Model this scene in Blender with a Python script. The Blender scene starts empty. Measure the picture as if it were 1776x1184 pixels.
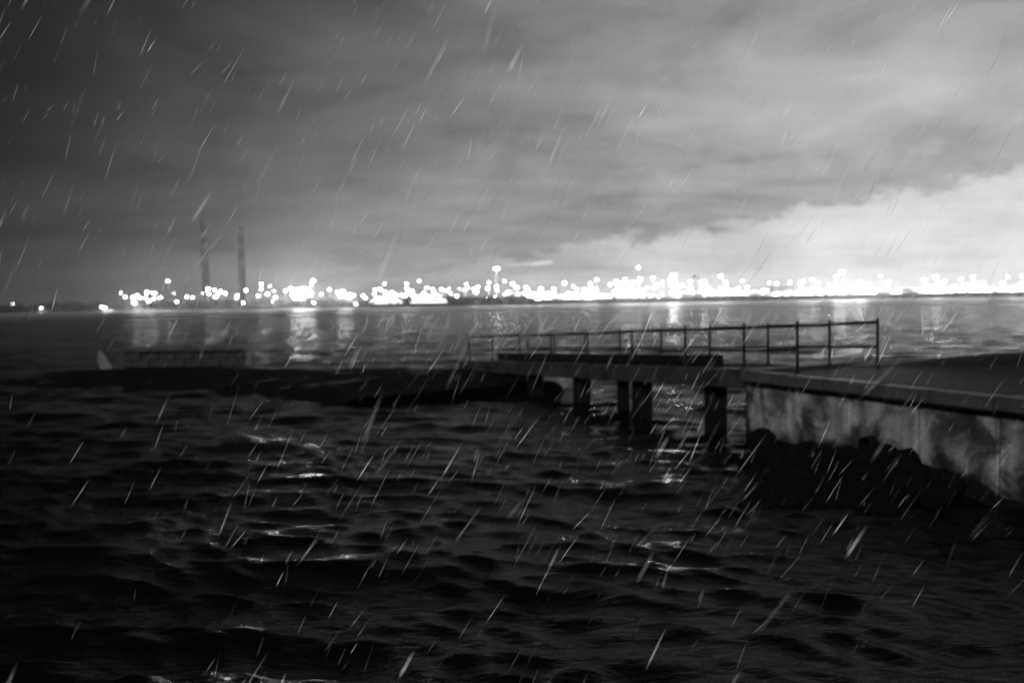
import bpy, bmesh, math, random
import numpy as np
from mathutils import Vector, Matrix, Euler
R = math.radians
random.seed(11)
rng = np.random.default_rng(5)
sc = bpy.context.scene
COL = sc.collection

# ------------------------------------------------------------------ camera
EYE = 3.4
F_PX, CX, CY = 1400.0, 888.0, 592.0
PITCH, ROLL = R(2.7), R(-0.97)
cam_d = bpy.data.cameras.new('camera')
cam_d.sensor_width = 36.0
cam_d.lens = 36.0 * F_PX / 1776.0
cam_d.clip_start, cam_d.clip_end = 0.05, 20000
cam_d.dof.use_dof = True
cam_d.dof.focus_distance = 4.8
cam_d.dof.aperture_fstop = 1.15
cam = bpy.data.objects.new('camera', cam_d)
COL.objects.link(cam)
CAM_R = Euler((math.pi / 2 - PITCH, 0, 0)).to_matrix() @ Matrix.Rotation(ROLL, 3, 'Z')
cam.matrix_world = Matrix.Translation((0, 0, EYE)) @ CAM_R.to_4x4()
sc.camera = cam

# ------------------------------------------------------------------ world: low night cloud lit by the port
SUN_AZ, SUN_EL = R(205), R(34)          # light comes from behind the viewer, a little left
w = bpy.data.worlds.new('World')
sc.world = w
w.use_nodes = True
nt = w.node_tree
nt.nodes.clear()

class NB:
    """tiny node-maths helper"""
    def __init__(s, nt): s.nt = nt
    def n(s, t, **k):
        o = s.nt.nodes.new(t)
        for a, b in k.items(): setattr(o, a, b)
        return o
    def put(s, sock, v):
        if isinstance(v, bpy.types.NodeSocket): s.nt.links.new(v, sock)
        else: sock.default_value = v
    def m(s, op, a, b=0.0, c=0.0, clamp=False):
        o = s.n('ShaderNodeMath', operation=op, use_clamp=clamp)
        s.put(o.inputs[0], a); s.put(o.inputs[1], b); s.put(o.inputs[2], c)
        return o.outputs[0]
    def rng(s, v, a, b, c=0.0, d=1.0, smooth=True):
        o = s.n('ShaderNodeMapRange', interpolation_type='SMOOTHSTEP' if smooth else 'LINEAR')
        s.put(o.inputs[0], v)
        for i, q in enumerate((a, b, c, d)): s.put(o.inputs[1 + i], q)
        return o.outputs[0]
    def noise(s, vec, scale, detail=4, rough=0.55, dist=0.0):
        o = s.n('ShaderNodeTexNoise')
        if vec is not None: s.nt.links.new(vec, o.inputs['Vector'])
        o.inputs['Scale'].default_value = scale; o.inputs['Detail'].default_value = detail
        o.inputs['Roughness'].default_value = rough; o.inputs['Distortion'].default_value = dist
        return o.outputs['Fac']
    def comb(s, x, y, z):
        o = s.n('ShaderNodeCombineXYZ')
        for i, q in enumerate((x, y, z)): s.put(o.inputs[i], q)
        return o.outputs[0]

b = NB(nt)
tc = b.n('ShaderNodeTexCoord').outputs['Generated']
sep = b.n('ShaderNodeSeparateXYZ'); nt.links.new(tc, sep.inputs[0])
dx, dy, dz = sep.outputs
zc = b.m('MAXIMUM', dz, 0.0)
el = b.m('MULTIPLY', b.m('ARCSINE', zc), 57.2958)           # elevation, degrees
az = b.m('MULTIPLY', b.m('ARCTAN2', dx, dy), 57.2958)        # azimuth from view axis, right positive
# glow of the town and docks, centred to the right beyond the frame
Gd = Vector((math.sin(R(46)), math.cos(R(46)), 0.14)).normalized()
vd = b.n('ShaderNodeVectorMath', operation='DOT_PRODUCT'); nt.links.new(tc, vd.inputs[0]); vd.inputs[1].default_value = Gd
g = b.m('MAXIMUM', b.m('MULTIPLY_ADD', vd.outputs['Value'], 1.0, 0.0), 0.0)
base = b.m('MULTIPLY', b.m('MULTIPLY', b.m('POWER', g, 3.4), 0.88), b.m('POWER', 2.718, b.m('MULTIPLY', el, -1 / 36.0)))
hor = b.m('MULTIPLY', b.m('POWER', 2.718, b.m('MULTIPLY', el, -1 / 8.0)), b.m('MULTIPLY', b.m('POWER', g, 1.7), 0.37))
# cloud layer seen in perspective (points on a flat layer overhead)
inv = b.m('DIVIDE', 1.0, b.m('ADD', zc, 0.16))
cv = b.comb(b.m('MULTIPLY', dx, inv), b.m('MULTIPLY', dy, inv), 0.0)
mp = b.n('ShaderNodeMapping'); nt.links.new(cv, mp.inputs[0])
mp.inputs['Rotation'].default_value = (0, 0, R(24)); mp.inputs['Scale'].default_value = (0.8, 1.35, 1); mp.inputs['Location'].default_value = (3.1, 1.7, 0)
c1 = b.noise(mp.outputs[0], 0.95, 5, 0.52, 0.4)
c2 = b.noise(mp.outputs[0], 3.1, 4, 0.5, 0.3)
cl = b.m('ADD', b.m('MULTIPLY', b.m('SUBTRACT', c1, 0.5), 1.35), b.m('MULTIPLY', b.m('SUBTRACT', c2, 0.5), 0.85))
mz = b.n('ShaderNodeMapping'); nt.links.new(b.comb(az, el, 0.0), mz.inputs[0])
mz.inputs['Rotation'].default_value = (0, 0, R(-22)); mz.inputs['Scale'].default_value = (0.045, 0.10, 1)
c3 = b.noise(mz.outputs[0], 1.6, 7, 0.62, 0.7)
cl = b.m('ADD', cl, b.m('MULTIPLY', b.m('SUBTRACT', c3, 0.5), 1.7))
cl = b.m('ADD', cl, 1.0)
cl = b.m('MAXIMUM', cl, 0.25)
# low bank of cumulus rising to the right over the docks, dark belt of cloud above it
nv = b.comb(b.m('MULTIPLY', az, 0.16), b.m('MULTIPLY', el, 0.30), 2.3)
bn = b.noise(nv, 2.1, 7, 0.62, 0.35)
edge = b.m('ADD', b.m('MULTIPLY_ADD', az, 0.125, 3.3), b.m('MULTIPLY', b.m('SUBTRACT', bn, 0.5), 5.0))
bank = b.rng(b.m('SUBTRACT', edge, el), -0.60, 0.65)
bank = b.m('MULTIPLY', bank, b.rng(az, -14.0, 8.0))
above = b.m('SUBTRACT', el, edge)
belt = b.m('MULTIPLY', b.rng(above, -0.4, 0.5), b.rng(above, 1.2, 6.5, 1.0, 0.0))
belt = b.m('MULTIPLY', belt, b.rng(az, -12.0, 10.0))
L = b.m('MULTIPLY', b.m('ADD', base, hor), cl)
L = b.m('MULTIPLY', L, b.m('MULTIPLY_ADD', bank, 0.18, 1.0))
L = b.m('MULTIPLY', L, b.m('MULTIPLY_ADD', belt, -0.42, 1.0))
L = b.m('DIVIDE', b.m('MULTIPLY', L, 1.12), b.m('MULTIPLY_ADD', L, 0.75, 1.0))
L = b.m('ADD', L, 0.001)
L = b.m('MULTIPLY', L, b.rng(dz, -0.06, 0.0, 0.25, 1.0))     # ground below the horizon
sky = b.n('ShaderNodeTexSky', sky_type='NISHITA')
sky.sun_disc = False; sky.sun_elevation = R(-6); sky.sun_rotation = SUN_AZ
bw = b.n('ShaderNodeRGBToBW'); nt.links.new(sky.outputs[0], bw.inputs[0])
tot = b.m('MULTIPLY_ADD', bw.outputs[0], 0.05, L)
bg = b.n('ShaderNodeBackground'); bg.inputs['Strength'].default_value = 1.0
nt.links.new(tot, bg.inputs['Color'])
wo = b.n('ShaderNodeOutputWorld'); nt.links.new(bg.outputs[0], wo.inputs['Surface'])

# ------------------------------------------------------------------ dim light from behind the viewer
sd = bpy.data.lights.new('sun', 'SUN'); sd.energy = 1.0; sd.angle = R(12); sd.color = (1, 1, 1)
sun = bpy.data.objects.new('sun', sd); COL.objects.link(sun)
sdir = Vector((math.sin(SUN_AZ) * math.cos(SUN_EL), math.cos(SUN_AZ) * math.cos(SUN_EL), math.sin(SUN_EL)))
sun.rotation_euler = sdir.to_track_quat('Z', 'Y').to_euler()
sun.location = (0, -20, 40)

vs = sc.view_settings
vs.view_transform = 'Standard'; vs.look = 'None'; vs.exposure = 0.0; vs.gamma = 1.0; vs.use_curve_mapping = False
cy = sc.cycles
cy.use_denoising = True
cy.max_bounces = 6; cy.diffuse_bounces = 2; cy.glossy_bounces = 3; cy.volume_bounces = 0
cy.transparent_max_bounces = 48; cy.sample_clamp_indirect = 10.0; cy.sample_clamp_direct = 40.0
cy.caustics_reflective = True; cy.caustics_refractive = False
cy.use_adaptive_sampling = True; cy.adaptive_threshold = 0.012; cy.adaptive_min_samples = 8
cy.volume_step_rate = 5

# ------------------------------------------------------------------ helpers
def at(px, py, Y):
    """world point seen at photograph pixel (px, py) at depth Y"""
    d = CAM_R @ Vector(((px - CX) / F_PX, (CY - py) / F_PX, -1.0))
    k = Y / d.y
    return Vector((d.x * k, Y, EYE + d.z * k))
def X(px, Y): return at(px, 526, Y).x

def mat(name, col=0.2, rough=0.7, var=0.0, scale=4.0, bump=0.0, spec=0.3, metallic=0.0, bscale=None):
    m = bpy.data.materials.new(name); m.use_nodes = True
    t = m.node_tree; p = t.nodes['Principled BSDF']; q = NB(t)
    p.inputs['Roughness'].default_value = rough; p.inputs['Metallic'].default_value = metallic
    p.inputs['Specular IOR Level'].default_value = spec
    p.inputs['Base Color'].default_value = (col, col, col, 1)
    if var or bump:
        co = q.n('ShaderNodeTexCoord').outputs['Object']
        n1 = q.noise(co, scale, 7, 0.62, 0.3)
        if var:
            v = q.m('MAXIMUM', q.m('MULTIPLY_ADD', q.m('SUBTRACT', n1, 0.5), var * col * 4, col), 0.003)
            t.links.new(v, p.inputs['Base Color'])
        if bump:
            n2 = q.noise(co, bscale or scale * 3, 6, 0.6)
            bp = q.n('ShaderNodeBump'); bp.inputs['Strength'].default_value = bump; bp.inputs['Distance'].default_value = 0.03
            t.links.new(n2, bp.inputs['Height']); t.links.new(bp.outputs[0], p.inputs['Normal'])
    return m
def emis(name, strength):
    m = bpy.data.materials.new(name); m.use_nodes = True
    t = m.node_tree; t.nodes.clear()
    e = t.nodes.new('ShaderNodeEmission'); e.inputs['Strength'].default_value = strength; e.inputs['Color'].default_value = (1, 1, 1, 1)
    o = t.nodes.new('ShaderNodeOutputMaterial'); t.links.new(e.outputs[0], o.inputs['Surface'])
    return m

class MB:
    """collects verts / faces, builds ONE mesh object"""
    def __init__(s): s.v = []; s.f = []
    def add(s, vs, fs):
        o = len(s.v); s.v += [tuple(q) for q in vs]; s.f += [tuple(i + o for i in f) for f in fs]; return s
    def box(s, c, size, rz=0.0, jit=0.0):
        M = Matrix.Rotation(rz, 3, 'Z'); c = Vector(c); vs = []
        for sx, sy, sz in ((-1,-1,-1),(1,-1,-1),(1,1,-1),(-1,1,-1),(-1,-1,1),(1,-1,1),(1,1,1),(-1,1,1)):
            q = Vector((sx * size[0] / 2, sy * size[1] / 2, sz * size[2] / 2))
            if jit: q += Vector((random.uniform(-jit, jit), random.uniform(-jit, jit), random.uniform(-jit, jit)))
            vs.append(c + M @ q)
        return s.add(vs, [(3,2,1,0),(4,5,6,7),(0,1,5,4),(1,2,6,5),(2,3,7,6),(3,0,4,7)])
    def tube(s, p, q, r0, r1=None, n=8, caps=True):
        p, q = Vector(p), Vector(q); r1 = r0 if r1 is None else r1
        d = (q - p).normalized(); a = d.orthogonal().normalized(); bb = d.cross(a); vs = []
        for c, r in ((p, r0), (q, r1)):
            for i in range(n):
                t = 2 * math.pi * i / n; vs.append(c + (a * math.cos(t) + bb * math.sin(t)) * r)
        fs = [(i, (i + 1) % n, n + (i + 1) % n, n + i) for i in range(n)]
        if caps: fs += [tuple(range(n - 1, -1, -1)), tuple(range(n, 2 * n))]
        return s.add(vs, fs)
    def prism(s, pts, z0, z1):
        n = len(pts)
        f = lambda z, p: z(p) if callable(z) else z
        vs = [(p[0], p[1], f(z0, p)) for p in pts] + [(p[0], p[1], f(z1, p)) for p in pts]
        fs = [tuple(range(n - 1, -1, -1)), tuple(range(n, 2 * n))] + [(i, (i + 1) % n, n + (i + 1) % n, n + i) for i in range(n)]
        return s.add(vs, fs)
    def build(s, name, m, parent=None, smooth=False, loc=None):
        me = bpy.data.meshes.new(name)
        me.from_pydata(s.v, [], s.f); me.update()
        if smooth: me.polygons.foreach_set('use_smooth', [True] * len(me.polygons))
        return link(name, me, m, parent, loc)
def link(name, me, m, parent=None, loc=None):
    if m is not None and not me.materials: me.materials.append(m)
    o = bpy.data.objects.new(name, me); COL.objects.link(o)
    if loc is not None: o.location = loc
    if parent is not None:
        o.parent = parent
        if loc is None: o.matrix_parent_inverse = Matrix.Translation(-parent.location) @ Matrix.Identity(4)
    return o
def tag(o, label, cat=None, group=None, kind=None):
    if label: o['label'] = label
    if cat: o['category'] = cat
    if group: o['group'] = group
    if kind: o['kind'] = kind
    return o
def empty(name, loc, label, cat, group=None):
    o = bpy.data.objects.new(name, None); COL.objects.link(o); o.location = loc; o.empty_display_size = 0.5
    return tag(o, label, cat, group)
def bevel(o, wdt=0.02, seg=1):
    bm = bmesh.new(); bm.from_mesh(o.data)
    bmesh.ops.bevel(bm, geom=bm.edges[:], offset=wdt, segments=seg, affect='EDGES', clamp_overlap=True)
    bm.to_mesh(o.data); bm.free(); return o

M = {
    'concrete': mat('wet_concrete', 0.075, 0.7, 0.7, 1.2, 0.5, spec=0.15),
    'pale_concrete': mat('pale_weathered_concrete', 0.30, 0.7, 0.9, 0.9, 0.6),
    'pale_block': mat('pale_block', 0.045, 0.8, 0.7, 1.3, 0.6),
    'lw_coping': mat('landing_wall_coping', 0.09, 0.8, 0.9, 0.8, 0.5, spec=0.1),
    'deck': mat('wet_dark_deck', 0.016, 0.85, 0.5, 2.0, 0.4, spec=0.06),
    'fascia': mat('weathered_edge_beam', 0.045, 0.8, 0.9, 1.2, 0.5, spec=0.15),
    'black_timber': mat('black_timber', 0.012, 0.8, 0.5, 3.0, 0.5, spec=0.08),
    'weed': mat('weed_covered_stone', 0.007, 0.8, 0.6, 2.5, 0.9, spec=0.04),
    'rail': mat('painted_rail', 0.012, 0.6, 0.3, 8.0, spec=0.15),
    'pale_paint': mat('pale_paint', 0.24, 0.6, 0.4, 2.0, spec=0.2),
    'steel': mat('galvanised_steel', 0.12, 0.6, 0.3, 2.0, spec=0.2),
    'far_dark': mat('dark_far_structure', 0.02, 0.85, 0.4, 0.05, spec=0.1),
    'quay': mat('quay_stone', 0.018, 0.85, 0.5, 0.08, spec=0.05),
    'apron': mat('dock_apron', 0.22, 0.8, 0.3, 0.03, spec=0.1),
    'shed': mat('pale_shed_cladding', 0.55, 0.7, 0.25, 0.06, spec=0.15),
    'hull': mat('ship_paint', 0.35, 0.5, 0.1, 0.05, spec=0.2),
    'stack_dark': mat('chimney_dark_band', 0.006, 0.85, 0.3, 0.05, spec=0.05),
    'stack_pale': mat('chimney_pale_band', 0.035, 0.85, 0.3, 0.05, spec=0.05),
    'leaf': mat('night_foliage', 0.02, 0.9, 0.5, 0.1, spec=0.03),
    'bark': mat('bark', 0.02, 0.9, spec=0.05),
    'grass': mat('wet_grass', 0.02, 0.9, 0.5, 3.0, 0.5, spec=0.1),
    'ground': mat('dark_ground', 0.03, 0.9, 0.4, 0.05, spec=0.05),
}
def stained_wall():
    m = bpy.data.materials.new('stained_sea_wall'); m.use_nodes = True
    t = m.node_tree; p = t.nodes['Principled BSDF']; q = NB(t)
    p.inputs['Roughness'].default_value = 0.75; p.inputs['Specular IOR Level'].default_value = 0.15
    geo = q.n('ShaderNodeNewGeometry').outputs['Position']
    sp = q.n('ShaderNodeSeparateXYZ'); t.links.new(geo, sp.inputs[0])
    mp1 = q.n('ShaderNodeMapping'); t.links.new(geo, mp1.inputs[0]); mp1.inputs['Scale'].default_value = (2.6, 2.6, 0.35)
    runs = q.noise(mp1.outputs[0], 1.0, 6, 0.6, 0.4)              # vertical runs of damp
    blot = q.noise(geo, 1.35, 6, 0.6, 0.6)                        # worn pale patches
    fine = q.noise(geo, 14.0, 5, 0.65)
    tide = q.rng(q.m('ADD', sp.outputs[2], q.m('MULTIPLY', q.m('SUBTRACT', blot, 0.5), 1.3)), 0.15, 0.75)   # weed line
    v = q.m('MULTIPLY', q.rng(blot, 0.38, 0.64, 0.05, 0.50), q.rng(runs, 0.30, 0.66, 0.45, 1.15))
    v = q.m('MULTIPLY', v, q.m('MULTIPLY_ADD', fine, 0.6, 0.7))
    v = q.m('MULTIPLY_ADD', v, tide, 0.012)
    t.links.new(v, p.inputs['Base Color'])
    bp = q.n('ShaderNodeBump'); bp.inputs['Strength'].default_value = 0.7; bp.inputs['Distance'].default_value = 0.03
    t.links.new(q.m('ADD', fine, blot), bp.inputs['Height']); t.links.new(bp.outputs[0], p.inputs['Normal'])
    return m
M['pale_concrete'] = stained_wall()
LAMP = {k: emis('lamp_light_%s' % n, s) for k, n, s in (('a', 'strong', 9000.0), ('b', 'medium', 1400.0), ('c', 'small', 120.0), ('s', 'strip', 11.0), ('w', 'window', 6.0), ('f', 'cabin', 7.0))}  # strip and window strengths serve the added glow panels on the sheds

for k_ in ('c', 'w', 'f'): LAMP[k_].cycles.emission_sampling = 'NONE'

# ------------------------------------------------------------------ water (choppy sheet reaching past the far shore)
def waves(x, y, cut):
    h = np.zeros_like(x); ox = np.zeros_like(x); oy = np.zeros_like(x)
    r = np.random.default_rng(3)
    N = 80
    lam = np.exp(np.linspace(math.log(0.34), math.log(9.5), N)) * r.uniform(0.93, 1.07, N)
    for L_ in lam:
        th = R(262) + r.normal(0, 0.42)
        k = 2 * math.pi / L_
        a = 0.0150 * L_ ** 0.75 if L_ < 1.5 else 0.0150 * 1.5 ** 0.75 * (1.5 / L_) ** 0.02
        a *= r.uniform(0.5, 1.35) * 0.52
        ph = k * (x * math.cos(th) + y * math.sin(th)) + r.uniform(0, 6.283)
        f = np.clip((L_ / cut - 2.2) / 2.0, 0, 1)
        # gusts: groups of waves
        gm = 0.75 + 0.45 * np.sin(x * r.uniform(-.11, .11) + y * r.uniform(-.08, .08) + r.uniform(0, 6.28))
        h += a * f * gm * np.cos(ph)
        q = 1.05
        ox -= q * a * f * gm * math.cos(th) * np.sin(ph); oy -= q * a * f * gm * math.sin(th) * np.sin(ph)
    return h, ox, oy
def make_water():
    angs = np.concatenate([np.arange(-180, -46, 6.0), np.linspace(-46, 46, 480), np.arange(52, 180.1, 6.0)]) * math.pi / 180
    rad = np.exp(np.linspace(math.log(2.6), math.log(4400), 1300))
    A, Rr = np.meshgrid(angs, rad)
    x = Rr * np.sin(A); y = Rr * np.cos(A)
    step = Rr * (math.log(4400 / 2.6) / 1300)
    h, ox, oy = waves(x, y, np.maximum(step, 0.08))
    dense = (np.abs(A) < R(47)) & (y > 0)
    h = np.where(dense, h, 0); ox = np.where(dense, ox, 0); oy = np.where(dense, oy, 0)
    V = np.stack([x + ox, y + oy, h], -1).reshape(-1, 3)
    nr, na = A.shape
    i = np.arange(nr - 1)[:, None] * na + np.arange(na - 1)[None, :]
    F = np.stack([i, i + 1, i + na + 1, i + na], -1).reshape(-1, 4)
    me = bpy.data.meshes.new('water')
    me.vertices.add(len(V)); me.vertices.foreach_set('co', V.ravel().astype(np.float32))
    me.loops.add(F.size); me.loops.foreach_set('vertex_index', F.ravel().astype(np.int32))
    me.polygons.add(len(F)); me.polygons.foreach_set('loop_start', (np.arange(len(F)) * 4).astype(np.int32))
    me.polygons.foreach_set('use_smooth', np.ones(len(F), bool))
    me.update(); me.validate()
    m = bpy.data.materials.new('night_sea'); m.use_nodes = True
    t = m.node_tree; p = t.nodes['Principled BSDF']; q = NB(t)
    t.nodes.remove(p)
    gl = q.n('ShaderNodeBsdfGlossy'); gl.inputs['Color'].default_value = (.60, .60, .60, 1); gl.inputs['Roughness'].default_value = 0.075
    gp = q.n('ShaderNodeNewGeometry').outputs['Position']
    ln = q.n('ShaderNodeVectorMath', operation='LENGTH'); t.links.new(gp, ln.inputs[0])
    # open water beyond the jetty is chopped finer than the mesh: rougher
    t.links.new(q.rng(q.m('LOGARITHM', q.m('MAXIMUM', ln.outputs['Value'], 1.0), 10.0), 1.95, 2.7, 0.09, 0.32, False), gl.inputs['Roughness'])
    df = q.n('ShaderNodeBsdfDiffuse'); df.inputs['Color'].default_value = (.003, .003, .003, 1)
    fr = q.n('ShaderNodeFresnel'); fr.inputs['IOR'].default_value = 1.333
    mx = q.n('ShaderNodeMixShader'); t.links.new(fr.outputs[0], mx.inputs[0]); t.links.new(df.outputs[0], mx.inputs[1]); t.links.new(gl.outputs[0], mx.inputs[2])
    t.links.new(mx.outputs[0], t.nodes['Material Output'].inputs['Surface'])
    co = q.n('ShaderNodeTexCoord').outputs['Object']
    mpn = q.n('ShaderNodeMapping'); t.links.new(co, mpn.inputs[0]); mpn.inputs['Scale'].default_value = (0.7, 1.5, 1.0); mpn.inputs['Rotation'].default_value = (0, 0, R(-14))
    n1 = q.noise(mpn.outputs[0], 6.0, 4, 0.6, 0.6)
    n2 = q.noise(mpn.outputs[0], 0.9, 5, 0.65, 0.5)
    hh = q.m('ADD', q.m('MULTIPLY', n1, 0.030), q.m('MULTIPLY', n2, 0.05))
    bp = q.n('ShaderNodeBump'); bp.inputs['Strength'].default_value = 0.8; bp.inputs['Distance'].default_value = 1.0
    t.links.new(hh, bp.inputs['Height']); t.links.new(bp.outputs[0], gl.inputs['Normal']); t.links.new(bp.outputs[0], fr.inputs['Normal'])
    o = link('water', me, m); tag(o, 'choppy black night sea reflecting the dock lights', kind='structure'); return o
make_water()
sb = MB().box((0, 0, -9), (9200, 9200, 2)).build('sea_bed', M['ground']); tag(sb, 'dark sea bed under the water', kind='structure')

# ------------------------------------------------------------------ promenade, pier head with pale sea wall
plat = [(5.45, 18.5), (7.95, 13.0), (9.4, 8.5), (10.5, 2.2), (60, 2.2), (60, 20.6), (8.6, 20.6)]
DECK_Z = 1.75
def side_wall():
    root = empty('sea_wall', (7.95, 13.0, 0), 'pale stained concrete sea wall with coping beside the jetty', 'sea wall')
    core = MB().prism(plat, -1.5, DECK_Z - 0.02).build('core', M['concrete'], root)
    # facing: big cast panels, each set with its own depth
    segs = [(plat[0], plat[1]), (plat[1], plat[2]), (plat[2], plat[3]), (plat[6], plat[0])]
    for (a, bq) in segs:
        a, bq = Vector(a), Vector(bq); d = bq - a; ln = d.length; d.normalize(); nrm = Vector((d.y, -d.x))
        if nrm.dot(Vector((-1, -0.6))) < 0 : nrm = -nrm
        n = max(1, round(ln / 1.5)); wd = ln / n; rz = math.atan2(d.y, d.x)
        for i in range(n):
            c = a + d * (wd * (i + .5)) + nrm * (0.045 + random.uniform(0, .018))
            pn = MB().box((0, 0, 0), (wd - 0.05, 0.11, 2.9)).build('panel', M['pale_concrete'], root, loc=Vector((0, 0, 0)))
            pn.location = Vector((c.x, c.y, -0.02)) - root.location; pn.rotation_euler.z = rz; bevel(pn, 0.018)
        m = max(1, round(ln / 1.1)); wc = ln / m
        for i in range(m):
            c = a + d * (wc * (i + .5)) + nrm * 0.02
            cp = MB().box((0, 0, 0), (wc - 0.012, 0.52, 0.24)).build('coping_stone', M['concrete'], root, loc=Vector((0, 0, 0)))
            cp.location = Vector((c.x, c.y, DECK_Z - 0.095 + random.uniform(-.008, .008))) - root.location; cp.rotation_euler.z = rz + random.uniform(-.004, .004); bevel(cp, 0.03, 2)
    top = MB().prism([(6.0, 18.35), (8.35, 13.1), (9.75, 8.6), (10.85, 2.2), (60, 2.2), (60, 20.4), (8.75, 20.4)], DECK_Z - 0.05, DECK_Z + 0.004).build('paving', M['deck'], root)
    # outfall pipe through the face
    d = (Vector(plat[1]) - Vector(plat[0])).normalized(); nrm = Vector((-d.y, d.x)); nrm = -nrm if nrm.x > 0 else nrm
    c = Vector(plat[0]) + d * 3.55 + nrm * 0.10
    pb = MB()
    p0 = Vector((c.x, c.y, 0.62)); p1 = p0 + Vector((nrm.x, nrm.y, -0.05)) * 0.22
    pb.tube(p0, p1, 0.16, 0.16, 16, caps=False).tube(p1, p0, 0.13, 0.13, 16, caps=False)
    pb.build('outfall_pipe', M['black_timber'], root)
side_wall()
v = MB()
NV = 46
rows = []
for i in range(NV + 1):
    x = 8.2 + i * 0.8
    for j in range(6):
        y = 19.2 + j * 0.42
        hz = DECK_Z + 0.01 + (0.18 * min(1, max(0, (x - 9.6) / 2.2))) * math.sin(math.pi * min(1, j / 4.4)) * (0.8 + 0.4 * random.random())
        v.v.append((x, y, hz))
for i in range(NV):
    for j in range(5):
        a = i * 6 + j; v.f.append((a, a + 6, a + 7, a + 1))
vg = v.build('grass_verge', M['grass'], smooth=True); tag(vg, 'low dark grass verge along the pier head', kind='structure')
pm = MB().prism([(-60, -30), (60, -30), (60, 2.1), (-60, 2.1)], -1.5, DECK_Z).build('promenade', M['concrete']); tag(pm, 'concrete promenade behind the sea wall', kind='structure')

# rock armour, black with weed, at the foot of the wall
def rock_mesh(seed):
    r = random.Random(seed); bm = bmesh.new()
    bmesh.ops.create_icosphere(bm, subdivisions=2, radius=1)
    for vv in bm.verts:
        vv.co *= 1 + 0.22 * math.sin(3.1 * vv.co.x + seed) * math.cos(2.7 * vv.co.y - seed) + r.uniform(-.09, .09)
        vv.co.x *= 1.0; vv.co.y *= 0.8; vv.co.z *= 0.66
        for ax in range(3): vv.co[ax] = max(-.82, min(.82, vv.co[ax]))
    me = bpy.data.meshes.new('rock'); bm.to_mesh(me); bm.free(); me.materials.append(M['weed']); return me
RK = [rock_mesh(s) for s in range(6)]
arm = empty('rock_armour', (6.0, 15.0, 0), 'black weed-covered boulders heaped against the pale sea wall', 'boulders')
wa, wb = Vector(plat[0]), Vector((8.7, 11.0))
cnt = 0
while cnt < 230:
    y = random.uniform(12.6, 18.3); x = random.uniform(3.6, 8.4)
    wl = wa.x + (wa.y - y) * (wb.x - wa.x) / (wa.y - wb.y)       # face of the wall at this y
    if x > wl - 0.15 or x < 0.302 * y - 0.1 * math.sin(y * 3): continue
    if y < 12.9 + 0.5 * math.sin(2 * x): continue
    q = (wl - x) / max(0.4, wl - 0.302 * y)                      # 0 at wall, 1 at outer edge
    prof = 0.50 - 0.42 * q + 0.10 * math.sin(x * 4.1) * math.sin(y * 2.3)
    t = (wa.y - y) / (wa.y - wb.y)
    if 0.08 < t < 0.22: prof += 0.16 * (1 - q)
    if 0.48 < t < 0.55: prof += 0.14 * (1 - q)
    if t > 0.6: prof -= 0.30 * (t - 0.6) / 0.2
    s = random.uniform(0.22, 0.44); cnt += 1
    o = link('rock', RK[cnt % 6], None, arm, loc=Vector((x, y, prof - s * 0.4)) - arm.location)
    o.scale = (s * random.uniform(.9, 1.3), s, s * random.uniform(.7, 1.0)); o.rotation_euler = (random.uniform(-.4, .4), random.uniform(-.4, .4), random.uniform(0, 6.3))

# ------------------------------------------------------------------ jetty ramp on piers with railings
A0 = Vector((6.3, 17.7)); JD = Vector((-0.43, 0.9028)).normalized(); JN = Vector((JD.y, -JD.x))   # JN: away from viewer, right
JW, JL = 2.2, 20.0
def jz(s): return DECK_Z - 0.0445 * s
def J(s, wdt, z=0.0):
    p = A0 + JD * s + JN * wdt; return Vector((p.x, p.y, jz(s) + z))
jet = empty('jetty', (A0.x, A0.y, 0), 'dark concrete jetty ramp on square piers, with double rails', 'jetty')
def beam(s0, s1, w0, w1, z0, z1, name, m, bv=0.015):
    vs = [J(s0, w0, z0), J(s1, w0, z0), J(s1, w1, z0), J(s0, w1, z0), J(s0, w0, z1), J(s1, w0, z1), J(s1, w1, z1), J(s0, w1, z1)]
    mb = MB().add(vs, [(0,1,2,3),(7,6,5,4),(4,5,1,0),(5,6,2,1),(6,7,3,2),(7,4,0,3)])
    o = mb.build(name, m, jet)
    return bevel(o, bv) if bv else o
s = 0.9
while s < JL - 0.3:                                              # deck slabs
    e = min(JL, s + 1.6)
    beam(s, e - 0.02, 0.14, JW - 0.14, -0.2, random.uniform(-.006, .006), 'deck_slab', M['deck'])
    s += 1.6
s = 0.9
while s < JL - 0.3:                                              # edge beams, both sides
    e = min(JL, s + 3.2)
    beam(s, e - 0.02, -0.1, 0.12, -0.40, 0.06, 'edge_beam', M['fascia'])
    beam(s, e - 0.02, JW - 0.12, JW + 0.1, -0.40, 0.06, 'edge_beam', M['fascia'])
    s += 3.2
beam(4.9, JL, JW - 0.40, JW - 0.16, 0.01, 0.30, 'parapet', M['black_timber'])
for s, wd in ((1.75, .34), (3.2, .44), (6.5, .46), (7.5, .30), (10.0, .46), (13.4, .46), (16.8, .46)):
    for ww in (0.34,):
        p = J(s, ww); rz = math.atan2(JD.y, JD.x)
        pr = MB().box((p.x, p.y, (jz(s) - 0.21 - 2.0) / 2), (wd, wd, jz(s) - 0.21 + 2.0), rz).build('pier', M['black_timber'], jet); bevel(pr, 0.03)
    beam(s - wd / 2 + .02, s + wd / 2 - .02, 0.14, JW - 0.14, -0.42, -0.21, 'cross_beam', M['black_timber'])
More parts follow.
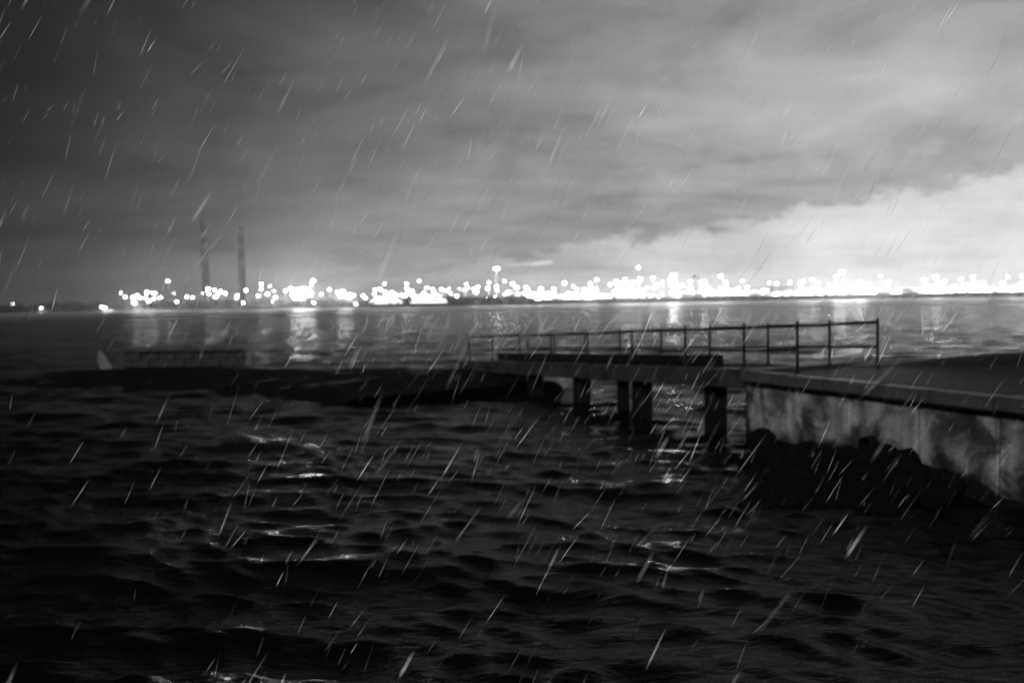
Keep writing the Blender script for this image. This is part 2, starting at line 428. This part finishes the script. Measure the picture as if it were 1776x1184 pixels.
def railing(wdt, s0, s1, posts, lab):
    r = bpy.data.objects.new('railing', None); COL.objects.link(r); r.parent = jet; r['label'] = lab
    p = J(s0, wdt); r.location = p - jet.location
    def sub(mb, name, m=M['rail']):
        me = bpy.data.meshes.new(name)
        me.from_pydata([Vector(q) - p for q in mb.v], [], mb.f); me.update()
        me.polygons.foreach_set('use_smooth', [True] * len(me.polygons)) if name != 'post' else None
        o = link(name, me, m); o.parent = r; return o
    for z, rd, nm in ((1.06, 0.042, 'top_rail'), (0.52, 0.032, 'mid_rail')):
        for a, bq in zip(posts[:-1], posts[1:]):
            sub(MB().tube(J(a + 0.03, wdt, z + random.uniform(-.02, .012)), J(bq - 0.03, wdt, z + random.uniform(-.02, .012)), rd, rd, 10), nm)
    for q in posts:
        sub(MB().tube(J(q, wdt, -0.05), J(q, wdt, 1.13), 0.036, 0.032, 10).tube(J(q, wdt, 1.13), J(q, wdt, 1.16), 0.042, 0.02, 10), 'post')
        c_ = J(q, wdt, 0.075); sub(MB().box((c_.x, c_.y, c_.z), (.17, .17, .03), math.atan2(JD.y, JD.x)), 'base_plate')
    return r
railing(0.0, 0.05, 19, [0.05, 1.75, 4.0, 6.5, 9.0, 11.5, 14.0, 16.5, 19.0], 'railing along the near edge of the jetty')
railing(JW, -0.9, 19, [-0.2, 1.2, 3.3, 5.7, 8.1, 10.5, 12.9, 15.3, 17.7], 'railing along the seaward edge of the jetty')

# low causeway that the ramp runs out on to, curving away to the left
def causeway():
    cpts = [(0.6, 30.0, 0.45, 2.2), (-1.8, 34.4, 0.60, 2.6), (-5.0, 37.2, 0.38, 3.0), (-9.0, 39.2, 0.32, 3.2), (-14.0, 41.0, 0.26, 3.2), (-19.0, 42.6, 0.22, 3.0), (-24.0, 44.0, 0.10, 2.4), (-27, 45.0, -0.3, 1.6)]
    mb = MB(); SUB = 8; prof = [(-1.0, 1.0), (-0.85, .95), (-.3, 1.02), (.3, 1.02), (.85, .95), (1.0, 1.0)]
    ring = []
    for i in range(len(cpts) - 1):
        for k in range(SUB):
            t = k / SUB; a, c = np.array(cpts[i]), np.array(cpts[i + 1]); ring.append(a * (1 - t) + c * t)
    ring.append(np.array(cpts[-1]))
    n = len(ring); cols = 11
    for i, q in enumerate(ring):
        d = Vector((ring[min(n - 1, i + 1)] - ring[max(0, i - 1)])[:2]).normalized(); nn = Vector((d.y, -d.x))
        if nn.y > 0: nn = -nn                                   # towards viewer
        hw = q[3] / 2
        for j, (off, dz_) in enumerate([(-hw - 1.2, -1.4), (-hw - .25, -.1), (-hw, 0), (-hw * .5, .03), (0, .05), (hw * .5, .03), (hw, 0), (hw + .6, -.05), (hw + 2.4, -.10), (hw + 5.4, -.20), (hw + 7.5, -.9)]):
            j_ = 0.05 if j < 7 else 0.14
            mb.v.append((q[0] + nn.x * off + random.uniform(-j_, j_), q[1] + nn.y * off + random.uniform(-j_, j_), q[2] + dz_ + random.uniform(-j_, j_) * .6))
    for i in range(n - 1):
        for j in range(cols - 1):
            a = i * cols + j; mb.f.append((a, a + cols, a + cols + 1, a + 1))
    root = empty('causeway', (-9, 39.2, 0), 'low black stone causeway curving out from the foot of the jetty', 'causeway')
    mb.build('embankment', M['weed'], root)
    for i in range(120):
        q = ring[random.randrange(8, n - 4)]; s_ = random.uniform(.18, .42)
        o = link('rock', RK[i % 6], None, root, loc=Vector((q[0] + random.uniform(-.6, .6), q[1] - q[3] / 2 - random.uniform(.1, 3.6), 0)))
        o.location.z = q[2] - 0.16 - 0.06 * (q[1] - q[3] / 2 - o.location.y); o.location -= root.location
        o.scale = (s_ * 1.2, s_, s_ * .8); o.rotation_euler = (random.uniform(-.4, .4), random.uniform(-.4, .4), random.uniform(0, 6.3))
causeway()

# low pale landing wall beyond the causeway, and a leaning marker
lw = empty('landing_wall', (X(325, 47.5), 47.5, 0), 'low stained concrete block wall standing in the water past the causeway', 'wall')
x0, x1 = X(216, 47.5), X(428, 47.5)
n = 7; wd = (x1 - x0) / n
for row, (z0, z1) in enumerate(((-0.9, 0.0), (0.0, 0.46), (0.46, 0.92))):
    for i in range(n + (row % 2)):
        wx = wd if row % 2 == 0 or 0 < i < n else wd / 2
        cx_ = x0 + (wd * (i + .5) if row % 2 == 0 else (wd * .25 if i == 0 else (x1 - x0 - wd * .25 if i == n else wd * i)))
        o = MB().box((0, 0, 0), (wx - .025, 0.9, z1 - z0 - .02), 0, 0.012).build('block', M['pale_block'], lw, loc=Vector((cx_, 47.5 + random.uniform(-.03, .03), (z0 + z1) / 2)) - lw.location)
        bevel(o, .03)
for i in range(4):
    o = MB().box((0, 0, 0), ((x1 - x0) / 4 - .03, 1.15, 0.26)).build('coping_stone', M['lw_coping'], lw, loc=Vector((x0 + (x1 - x0) / 4 * (i + .5), 47.45, 1.05 + random.uniform(-.012, .012))) - lw.location); bevel(o, .04)

mk = empty('marker_board', (X(184, 44.6), 44.6, 0.0), 'pale leaning marker board on a thin post at the causeway tip', 'marker')
mb = MB()
out = []
for i in range(20):
    t = 2 * math.pi * i / 20; rr = 1.0
    out.append((0.36 * math.cos(t) * (1.0 if math.sin(t) < 0 else 0.8 - 0.25 * math.sin(t)), 0.80 * math.sin(t)))
mb.add([(q[0], -.05, q[1]) for q in out] + [(q[0], .05, q[1]) for q in out], [tuple(range(20)), tuple(range(39, 19, -1))] + [(i, (i + 1) % 20 + 0, 20 + (i + 1) % 20, 20 + i) for i in range(20)])
bo = mb.build('board', M['pale_paint'], mk, loc=Vector((-0.18, -0.06, 0.42))); bo.rotation_euler = (0, R(-20), 0)
po = MB().tube((0.5, 0.04, -1.3), (-0.45, 0.04, 0.75), 0.05, 0.05, 10).build('post', M['steel'], mk, loc=Vector((0, 0, 0)))

# ------------------------------------------------------------------ far shore
def D(px): return float(np.interp(px, [-400, 0, 250, 900, 1776, 2300], [1750, 1700, 1600, 1330, 1130, 1050]))
LAND = 3.0
shore = [(px, D(px)) for px in range(-700, 2501, 50)]
front = [(X(px, d), d) for px, d in shore]
far = [(p[0] * 1.7, p[1] * 1.7) for p in front][::-1]
ld = MB().prism(front + far, -4, LAND - 0.3).build('far_shore', M['ground']); tag(ld, 'low dark land on the far side of the water', kind='structure')
# quay wall under the docks: long stone quay with coping, and lit apron behind
qf = [(X(px, D(px) - 5), D(px) - 5) for px in range(925, 2301, 25)]
qb = [(X(px, D(px) + 6), D(px) + 6) for px in range(925, 2301, 25)]
qw = empty('quay_wall', (qf[0][0], qf[0][1], 0), 'long black quay wall at the water line under the dock lights', 'quay')
MB().prism(qf + qb[::-1], -3, 8.0).build('wall', M['quay'], qw)
cf = [(x, y - .4) for x, y in qf]; cb = [(x, y + 1.2) for x, y in qf]
MB().prism(cf + cb[::-1], 8.004, 8.4).build('coping', M['quay'], qw)
k = 0
for px in range(935, 1790, 23):                                   # timber fenders on the face
    d = D(px) - 5.6; MB().box((X(px, d), d, 2.4), (1.1, .9, 7.0)).build('fender', M['far_dark'], qw)
ap = MB().prism(qb + [(x * 1.25, y * 1.25) for x, y in qb][::-1], 0, 7.7).build('dock_apron', M['apron']); tag(ap, 'wide floodlit concrete dock apron behind the quay', kind='structure')

# --- lamps
def lamp_meshes():
    out = {}
    for k, (hw, hh) in {'a': (3.8, 3.0), 'b': (2.6, 2.0), 'c': (1.7, 1.3)}.items():
        mb = MB().tube((0, 0, -hh / 2), (0, 0, hh / 2), hw * .8, hw, 7)
        me = bpy.data.meshes.new('lamp_head'); me.from_pydata(mb.v, [], mb.f); me.materials.append(LAMP[k]); out[k] = me
    mb = MB().tube((0, 0, 0), (0, 0, 1), .45, .22, 6); me = bpy.data.meshes.new('mast'); me.from_pydata(mb.v, [], mb.f); me.materials.append(M['steel']); out['mast'] = me
    mb = MB().tube((0, 0, 0), (0, 0, .5), 1.0, .5, 7); me = bpy.data.meshes.new('cap'); me.from_pydata(mb.v, [], mb.f); me.materials.append(M['far_dark']); out['cap'] = me
    return out
LM = lamp_meshes()
def lamp(px, py, k, label, cat, group, back=20, base=LAND):
    d = D(px) + back + random.uniform(0, 60)
    p = at(px, py, d); zb = base
    if p.z < zb + 2.2: p.z = zb + 2.2
    root = empty('floodlight_mast' if k == 'a' else 'street_lamp', (p.x, p.y, zb - .4), label, cat, group)
    h = p.z - zb + .4
    mo = link('mast', LM['mast'], None, root, loc=Vector((0, 0, 0))); mo.scale = (1, 1, h)
    ho = link('lamp_head', LM[k], None, root, loc=Vector((0, 0, h))); v_ = random.choice((.55, .7, .85, 1.0, 1.2)); ho.scale = (v_, v_, v_)
    co = link('cap', LM['cap'], None, root, loc=Vector((0, 0, h + {'a': 1.53, 'b': 1.03, 'c': .68}[k]))); s = {'a': 3.8, 'b': 2.6, 'c': 1.7}[k]; co.scale = (s, s, s * .7)
shore_lights = [(22,527,'c'),(71,534,'b'),(182,534,'b'),(176,532,'c'),(230,516,'c'),(233,525,'b'),(243,517,'b'),(252,517,'b'),(258,522,'b'),(267,518,'b'),(291,487,'b'),(307,523,'c'),(334,516,'b'),(361,501,'b'),(382,505,'b'),(390,508,'b'),(410,517,'c'),(422,525,'c'),(453,493,'b'),(453,501,'b'),(468,496,'c'),(478,515,'c'),(473,523,'c'),(544,525,'c'),(617,527,'c'),(597,505,'b'),(606,511,'b'),(591,510,'b')]
cluster = [(508,504,'a'),(514,511,'a'),(520,506,'a'),(527,512,'a'),(533,507,'a'),(522,516,'b'),(511,517,'b'),(543,487,'b'),(540,494,'b'),(598,512,'a'),(612,512,'b')]
ferry_l = [(650,502,'b'),(667,492,'c'),(705,492,'b'),(727,487,'b'),(776,504,'c'),(780,524,'c')]
mid = [(808,492,'c'),(811,499,'c'),(821,501,'c'),(829,498,'c'),(809,515,'c'),(835,518,'c'),(848,490,'b'),(861,497,'c'),(875,487,'b'),(889,492,'b'),(896,499,'b'),(882,507,'b'),(862,503,'c'),(898,510,'c'),(912,498,'b'),(938,501,'b'),(979,491,'b'),(994,496,'c'),(1024,492,'b'),(1035,485,'b')]
docks = [(1069,488,'b'),(1084,484,'b'),(1098,490,'b'),(1110,484,'b'),(1132,482,'a'),(1168,478,'a'),(1163,486,'b'),(1107,464,'c'),(1028,511,'b'),(1044,510,'b'),(999,512,'c'),(987,510,'c'),(1078,500,'b'),(1092,499,'b'),(1085,506,'b'),(1100,507,'a'),(1072,508,'b'),(1123,499,'c'),(1139,494,'b'),(1184,495,'c'),(1142,514,'b'),(1128,512,'b'),(1165,507,'b'),(1222,489,'b'),(1250,479,'a'),(1198,500,'b'),(1226,498,'b'),(1260,500,'b'),(1279,501,'b'),(1296,498,'b'),(1409,485,'a'),(1420,492,'b'),(1451,480,'b'),(1461,472,'a'),(1449,497,'b'),(1491,490,'a'),(1494,494,'a'),(1477,503,'b'),(1435,511,'b'),(1514,499,'c'),(1533,503,'b'),(1562,502,'b'),(1603,486,'b'),(1623,480,'b'),(1667,484,'b'),(1687,481,'b'),(1527,479,'c'),(1588,504,'b'),(1625,500,'b'),(1656,497,'b'),(1675,494,'b'),(1700,492,'b'),(1739,492,'b'),(1748,480,'b'),(1774,478,'b'),(1720,501,'b'),(1758,500,'a'),(1690,500,'b'),(1640,503,'b'),(1608,506,'b')]
def shore_words(px):
    if px < 200: return 'lonely lamp on the dark bank well away from the chimneys', 'lonely lamps on the dark bank'
    if px < 280: return 'lamp in the low row of lights before the taller chimney', 'low row of lamps before the chimneys'
    if px < 325: return 'lamp over the trees just before the taller chimney', 'lamps just before the taller chimney'
    if px < 400: return 'street lamp standing between the two tall chimneys', 'lamps between the chimneys'
    if px < 500: return 'street lamp between the shorter chimney and the glaring cluster', 'lamps after the shorter chimney'
    return 'lamp in the dark gap between the glaring cluster and the ferries', 'lamps between cluster and ferries'
rs = random.Random(12)  # extra shore lamps, scattered at random to fill out the bright band
for i in range(34):
    u = rs.uniform(205, 640); shore_lights.append((u, rs.uniform(502, 518), 'c' if i % 3 else 'b'))
for i in range(9): shore_lights.append((rs.uniform(584, 628), rs.uniform(502, 515), 'b'))
for q in shore_lights: lamp(*q, *(lambda w_: (w_[0], 'lamp', w_[1]))(shore_words(q[0])), back=-60 - 50 * (q[1] > 519) if q[1] > 513 else 25)
rl = random.Random(4)  # more added lamps at random spots, thickening the band of dock light
for i in range(70):
    docks.append((rl.uniform(1045, 1776), rl.uniform(487, 509), 'c' if i % 3 else 'b'))
for i in range(34):
    u = rl.uniform(790, 1045); mid.append((u, rl.uniform(500, 516), 'c' if i % 2 else 'b'))
for i in range(26):
    ferry_l.append((rl.uniform(632, 784), rl.uniform(499, 515), 'c' if i % 2 else 'b'))
for i in range(12):
    cluster.append((rl.uniform(502, 540), rl.uniform(498, 518), 'b'))
for q in cluster: lamp(*q, 'glaring lamp in the tight bright cluster right of the two chimneys', 'lamp', 'bright lamp cluster near the chimneys', back=5)
for q in ferry_l: lamp(*q, 'lamp above or beside the lit ferry at the wooded shore', 'lamp', 'lamps around the moored ferry', back=45)
for q in mid: lamp(*q, 'mast lamp between the lit ferry and the long quay wall', 'lamp', 'mast lamps on the middle shore', back=25)
def dock_words(px, py, k):
    for lim, where in ((1012, 'the low shed at the start of the quay'), (1065, 'the lit shed under two round lamps'), (1120, 'the tall floodlit warehouse'), (1178, 'the gap between tall warehouse and dark tower'), (1222, 'the small shed by the dark tower'), (1337, 'the long glaring shed'), (1390, 'the dark unlit warehouse'), (1480, 'the lowest longest shed'), (1588, 'the shed under the dazzling floodlight'), (1652, 'the pale warehouse by the last floodlights'), (1727, 'the shed towards the quay end'), (9999, 'the warehouse at the quay end')):
        if px < lim: break
    size = {'a': 'large dazzling', 'b': 'medium round', 'c': 'small dim'}[k]; tier = 'high' if py < 487 else ('low' if py > 500 else '')
    return ' '.join((size + ' ' + tier + ' lamp over ' + where).split()), ' '.join((size + ' ' + tier + ' lamps over ' + where).split())
for q in docks:
    w_ = dock_words(*q); lamp(*q, w_[0], 'floodlight' if q[2] == 'a' else 'lamp', w_[1], back=30, base=7.7)

# --- sheds with glow panels added for the overexposed quay band
def shed(px0, px1, top, d_off, label, bays=True, m='shed', strip=True, base=7.7, emi='s'):
    pc = (px0 + px1) / 2; d = D(pc) + d_off; xa, xb = X(px0, d), X(px1, d); zt = at(pc, top, d).z; h = max(5, zt - base); dep = 38
    root = empty('dock_shed', ((xa + xb) / 2, d, base), label, 'shed', None)
    L_ = xb - xa; c = root.location
    MB().box((c.x, d + dep / 2, base + h / 2 - .2), (L_, dep, h + .4)).build('wall', M[m], root)
    # shallow pitched roof
    z0 = base + h
    MB().add([(xa - 1, d - 1, z0), (xb + 1, d - 1, z0), (xb + 1, d + dep + 1, z0), (xa - 1, d + dep + 1, z0), (xa - 1, d + dep / 2, z0 + 2.2), (xb + 1, d + dep / 2, z0 + 2.2)], [(0,1,5,4), (2,3,4,5), (0,4,3), (1,2,5), (3,2,1,0)]).build('roof', M['far_dark'], root)
    if strip:                                                    # glowing panels added to make the bright quay strip
        n = max(2, int(L_ / 15)); wn = L_ / n
        for i in range(n):
            bh = random.choice((0, .25, .4, .5, .55, .6))
            if bh: MB().box((xa + wn * (i + .5), d - .45, base + h * (.33 + bh / 2)), (wn * random.uniform(.5, .86), .5, h * bh)).build('glow_panel', LAMP[emi], root)
            MB().box((xa + wn * (i + .5), d - .5, base + h * .16), (wn * .6, .3, h * .28)).build('door', M['steel'], root)
    return root
shed(942, 1010, 511, 30, 'long low lit shed at the near end of the quay')
shed(1015, 1062, 510, 34, 'lit shed under two round lamps', emi='w')
shed(1068, 1118, 503, 45, 'tall floodlit warehouse behind a crowd of lamps')
shed(1180, 1216, 508, 34, 'small lit shed beside the dark tower')
shed(1224, 1336, 502, 30, 'long glaring shed with added glowing panels')
shed(1338, 1384, 499, 62, 'dark unlit warehouse with pale roof lamps behind the long shed', strip=False, m='far_dark')
shed(1337, 1470, 507, 25, 'lowest and longest lit shed along the quay edge')
shed(1500, 1585, 504, 32, 'lit shed under the dazzling floodlight')
shed(1592, 1650, 500, 42, 'pale lit warehouse beside the last floodlights', emi='w')
shed(1655, 1725, 501, 34, 'lit dock shed towards the quay end')
shed(1728, 1800, 498, 40, 'warehouse with added glow panels at the quay end')
shed(912, 940, 507, 60, 'squat lit shed where the trees end', base=3)
# strip lamps on the dark warehouse
dk = D(1364) + 61

# --- ferries
def ferry(px0, px1, d_off, top, label):
    pc = (px0 + px1) / 2; d = D(pc) + d_off; xa, xb = X(px0, d), X(px1, d); L_ = xb - xa; c = Vector(((xa + xb) / 2, d, 0)); zt = at(pc, top, d).z
    root = empty('ferry', c, label, 'ferry')
    hull = []
    for z, f in ((-1, .93), (3.2, .97), (6.2, 1.0)):
        for (u, vv) in ((-.5, -.75), (-.49, -.9), (.36, -1), (.46, -.6), (.5, 0), (.46, .6), (.36, 1), (-.49, .9), (-.5, .75)):
            hull.append((c.x + u * L_ * f, d + vv * 11, z))
    fs = [(r * 9 + i, r * 9 + (i + 1) % 9, (r + 1) * 9 + (i + 1) % 9, (r + 1) * 9 + i) for r in range(2) for i in range(9)] + [tuple(range(8, -1, -1)), tuple(range(18, 27))]
    MB().add(hull, fs).build('hull', M['far_dark'], root)
    z = 6.2; dk = max(2, int((zt - 6.2 - 2) / 3.1)); xo, xl = -.02, .88
    for k in range(dk):
        l = L_ * (xl - .035 * k - .10 * (k > 1)); cx = c.x - L_ * (.02 + .02 * k)
        MB().box((cx, d, z + 1.5), (l, 19 - k, 3.0)).build('deck_house', M['hull'], root)
        n = int(l / 4.2)
        for i in range(n):
            if random.random() < .22: continue
            MB().box((cx - l / 2 + l / n * (i + .5), d - (19 - k) / 2 - .06, z + 1.7), (l / n * .5, .16, 1.2)).build('window', LAMP['f'], root)
        z += 3.1
    MB().tube((c.x - L_ * .22, d, z), (c.x - L_ * .23, d, z + 5), 3.2, 2.6, 10).build('funnel', M['far_dark'], root)
    MB().box((c.x + L_ * .27, d, z + 1.3), (9, 16, 2.6)).build('bridge', M['hull'], root)
    MB().tube((c.x + L_ * .26, d, z + 2.6), (c.x + L_ * .26, d, z + 9), .35, .15, 6).build('mast', M['steel'], root)
ferry(640, 704, -75, 509, 'smaller ferry with lit window rows, left of the longer one')
ferry(710, 782, -80, 506, 'longer ferry with blazing window rows at the wooded shore')

# --- two tall power-station chimneys
def chimney(px, top, d, bands, label):
    p = at(px, top, d); root = empty('chimney', (p.x, d, LAND - .4), label, 'chimney', 'twin power-station chimneys')
    H = p.z - LAND + .4; r = lambda z: 8.6 - 1.6 * z / H
    zs = [0, H * .52] + [H * (.52 + .48 * (i + 1) / bands) for i in range(bands)]
    MB().tube((0, 0, 0), (0, 0, zs[1]), r(0), r(zs[1]), 24, caps=False).build('shaft', M['stack_dark'], root, True, loc=Vector((0, 0, 0)))
    for i in range(bands):
        MB().tube((0, 0, zs[i + 1]), (0, 0, zs[i + 2] - .01), r(zs[i + 1]), r(zs[i + 2]), 24, caps=(i == bands - 1)).build('band', M['stack_pale'] if i % 2 == 0 else M['stack_dark'], root, True, loc=Vector((0, 0, 0)))
    MB().tube((0, 0, H), (0, 0, H + 1.5), r(H) + .5, r(H) + .5, 24).build('rim', M['stack_dark'], root, loc=Vector((0, 0, 0)))
chimney(353, 380, 1850, 7, 'taller banded chimney of the pair, left of its twin')
chimney(417, 395, 2000, 5, 'shorter plainer chimney of the pair, right of its twin')

# --- dark watch tower among the lamps, stack with light and plume
d = D(1206) + 40; p = at(1206, 481, d); tw = empty('watch_tower', (p.x, d, 7.7), 'slim dark tower with a round black cab between floodlights', 'tower')
MB().tube((p.x, d, 4), (p.x, d, p.z - 3), 1.3, .8, 10).build('shaft', M['far_dark'], tw)
MB().tube((p.x, d, p.z - 3), (p.x, d, p.z - .8), 2.2, 6.0, 16).tube((p.x, d, p.z - .79), (p.x, d, p.z + 2.5), 6.0, 5.4, 16).build('cab', M['far_dark'], tw)
MB().tube((p.x, d, p.z + 2.5), (p.x, d, p.z + 4.4), 5.6, .6, 16).build('roof', M['far_dark'], tw)
d = D(863) + 120; p = at(861, 464, d); st = empty('smoke_stack', (p.x, d, LAND - .4), 'thin dark stack with a light at its top and a drifting plume', 'smoke stack')
MB().tube((p.x, d, LAND - .4), (p.x, d, p.z - 1), 2.2, 1.4, 12).build('shaft', M['steel'], st)
for dxx in (-3.5, 1.5, 5):
    o = link('lamp_head', LM['c'], None, st, loc=Vector((dxx * .7, -2.2, p.z - LAND - 1 - abs(dxx) * .2)))
def plume():
    mb = MB(); n = 12; S = 16; top = Vector((p.x + 1, d, p.z + .5))
    for i in range(S + 1):
        t = i / S; c = top + Vector((105 * t, 15 * t, 9 * t ** .8 + .8 * math.sin(7 * t)))
        r = .8 + 5.2 * t ** .7 * (1 + .15 * math.sin(11 * t)) if i < S else 1.0
        for j in range(n):
            a = 2 * math.pi * j / n; mb.v.append((c.x, c.y + r * math.cos(a), c.z + r * .7 * math.sin(a) * (1 + .12 * math.sin(5 * t + j))))
    for i in range(S):
        for j in range(n): mb.f.append((i * n + j, i * n + (j + 1) % n, (i + 1) * n + (j + 1) % n, (i + 1) * n + j))
    mb.f += [tuple(range(n - 1, -1, -1)), tuple(range(S * n, S * n + n))]
    m = bpy.data.materials.new('steam'); m.use_nodes = True; t = m.node_tree; t.nodes.clear()
    v_ = t.nodes.new('ShaderNodeVolumePrincipled'); v_.inputs['Color'].default_value = (.95, .95, .95, 1); v_.inputs['Density'].default_value = .035; v_.inputs['Anisotropy'].default_value = .3
    o = t.nodes.new('ShaderNodeOutputMaterial'); t.links.new(v_.outputs[0], o.inputs['Volume'])
    o = mb.build('steam_plume', m, smooth=True); tag(o, 'pale steam drifting right from the thin stack', kind='stuff')
plume()

# --- belt of trees on the far shore: reads as one dark mass
def tree_belt():
    r = np.random.default_rng(9); V = []; Fc = []
    trees = []
    for px in np.arange(-300, 930, 5.2):
        px = px + r.uniform(-4, 4); d = D(px) - 45 + r.uniform(0, 30)
        hpx = np.interp(px, [-300, 0, 60, 75, 120, 190, 215, 480, 620, 900, 930], [12, 11, 13, 15, 17, 13, 19, 17, 16, 15, 6]) * r.uniform(.75, 1.18)
        trees.append((X(px, d), d, hpx * d / F_PX))
    for (x, y, h) in trees:
        n = 120; wdt = h * r.uniform(.42, .7)
        c = r.normal(0, 1, (n, 3)); c /= np.linalg.norm(c, axis=1)[:, None]; c *= r.uniform(.35, 1.05, (n, 1)) ** .6
        c = c * np.array([wdt, wdt, h * .46]) + np.array([x, y, LAND + h * .5])
        for q in c:
            e = r.normal(0, 1.1, (4, 3)); o = len(V); V += [tuple(q + k) for k in e]; Fc.append((o, o + 1, o + 2, o + 3))
        o = len(V)                                               # trunk
        for zz, rr in ((LAND - 1, .5), (LAND + h * .6, .25)):
            V += [(x + rr * math.cos(a), y + rr * math.sin(a), zz) for a in (0, 2.1, 4.2)]
        Fc += [(o, o + 1, o + 4, o + 3), (o + 1, o + 2, o + 5, o + 4), (o + 2, o, o + 3, o + 5)]
    mb = MB(); mb.v = V; mb.f = Fc
    o = mb.build('tree_belt', M['leaf']); tag(o, 'dark belt of trees along the far shore', kind='stuff')
tree_belt()
# shrubs at left where the shore bank is black
bk = MB().prism([(X(px, D(px) - 50), D(px) - 50) for px in range(-500, 941, 40)] + [(X(px, D(px) + 5), D(px) + 5) for px in range(940, -501, -40)], -2, 5.2).build('shore_bank', M['ground']); tag(bk, 'black bank below the far trees', kind='structure')

# ------------------------------------------------------------------ rain
def rain():
    r = np.random.default_rng(21); V = []; Fc = []; n = 5
    wind = np.array([-0.50, 0.06, -0.86])
    cnt = 0
    for i in range(5200):
        d = 2.1 + 2.4 * r.uniform() if i < 620 else 3.2 + 11.0 * r.uniform() ** 0.9
        u, vv = r.uniform(-.78, .78), r.uniform(-.56, .60)
        if 0.5 + 0.5 * math.sin(3.1 * u + 2.3 * vv + 1.0) * math.cos(4.3 * vv - 1.7 * u) < r.uniform(0, .75): continue   # gusts
        p = np.array([u * d, d, EYE + (vv - .03) * d]); thin = 0.62 if i > 1300 else 1.0
        if p[2] < 0.15: continue
        j = r.normal(0, .13, 3); dr = wind + np.array([j[0], j[1], 0]); dr /= np.linalg.norm(dr)
        L_ = r.uniform(.08, .20) if i < 620 else r.uniform(.07, .28) * (0.7 + 0.07 * d)
        wd = r.choice([.0009, .0012, .0017, .0025], p=[.34, .33, .22, .11]) * (.8 if i < 620 else .55 + .07 * d) * thin * r.uniform(.7, 1.3)
        a = np.cross(dr, [0, 1, .1]); a /= np.linalg.norm(a); bb = np.cross(dr, a)
        o = len(V); V.append(tuple(p - dr * L_ / 2))
        for t, rr in ((-.18, .55), (.2, 1.0)):
            for k in range(n):
                g_ = 2 * math.pi * k / n; V.append(tuple(p + dr * L_ * t + (a * math.cos(g_) + bb * math.sin(g_)) * wd * rr))
        V.append(tuple(p + dr * L_ / 2))
        for k in range(n):
            k2 = (k + 1) % n
            Fc += [(o, o + 1 + k2, o + 1 + k), (o + 1 + k, o + 1 + k2, o + 1 + n + k2, o + 1 + n + k), (o + 1 + n + k, o + 1 + n + k2, o + 1 + 2 * n)]
    m = bpy.data.materials.new('rain_water'); m.use_nodes = True; t = m.node_tree; t.nodes.clear()
    df = t.nodes.new('ShaderNodeBsdfDiffuse'); df.inputs['Color'].default_value = (.85, .85, .85, 1)
    tr = t.nodes.new('ShaderNodeBsdfTransparent')
    q = NB(t); tr.inputs['Color'].default_value = (.84, .84, .84, 1)
    ps = q.n('ShaderNodeNewGeometry').outputs['Position']
    t.links.new(q.rng(q.noise(ps, 1.7, 3, 0.6), 0.38, 0.68, 0.05, 0.85), df.inputs['Color'])   # drops of unequal brightness, in gusts
    mx = t.nodes.new('ShaderNodeAddShader')
    t.links.new(tr.outputs[0], mx.inputs[0]); t.links.new(df.outputs[0], mx.inputs[1])
    o = t.nodes.new('ShaderNodeOutputMaterial'); t.links.new(mx.outputs[0], o.inputs['Surface'])
    mb = MB(); mb.v = V; mb.f = Fc
    ob = mb.build('rain', m, smooth=True); tag(ob, 'slanting wind-driven rain falling in front of the water', kind='stuff')
rain()

# ------------------------------------------------------------------ wet air
def haze():
    m = bpy.data.materials.new('wet_air'); m.use_nodes = True; t = m.node_tree; t.nodes.clear()
    v_ = t.nodes.new('ShaderNodeVolumePrincipled'); v_.inputs['Color'].default_value = (.9, .9, .9, 1)
    v_.inputs['Density'].default_value = 0.000036; v_.inputs['Anisotropy'].default_value = .70
    o = t.nodes.new('ShaderNodeOutputMaterial'); t.links.new(v_.outputs[0], o.inputs['Volume'])
    m.cycles.volume_sampling = 'EQUIANGULAR'
    ob = MB().box((0, 0, 112), (9400, 9400, 246)).build('haze', m); tag(ob, 'thin wet air over the bay', kind='stuff')
haze()
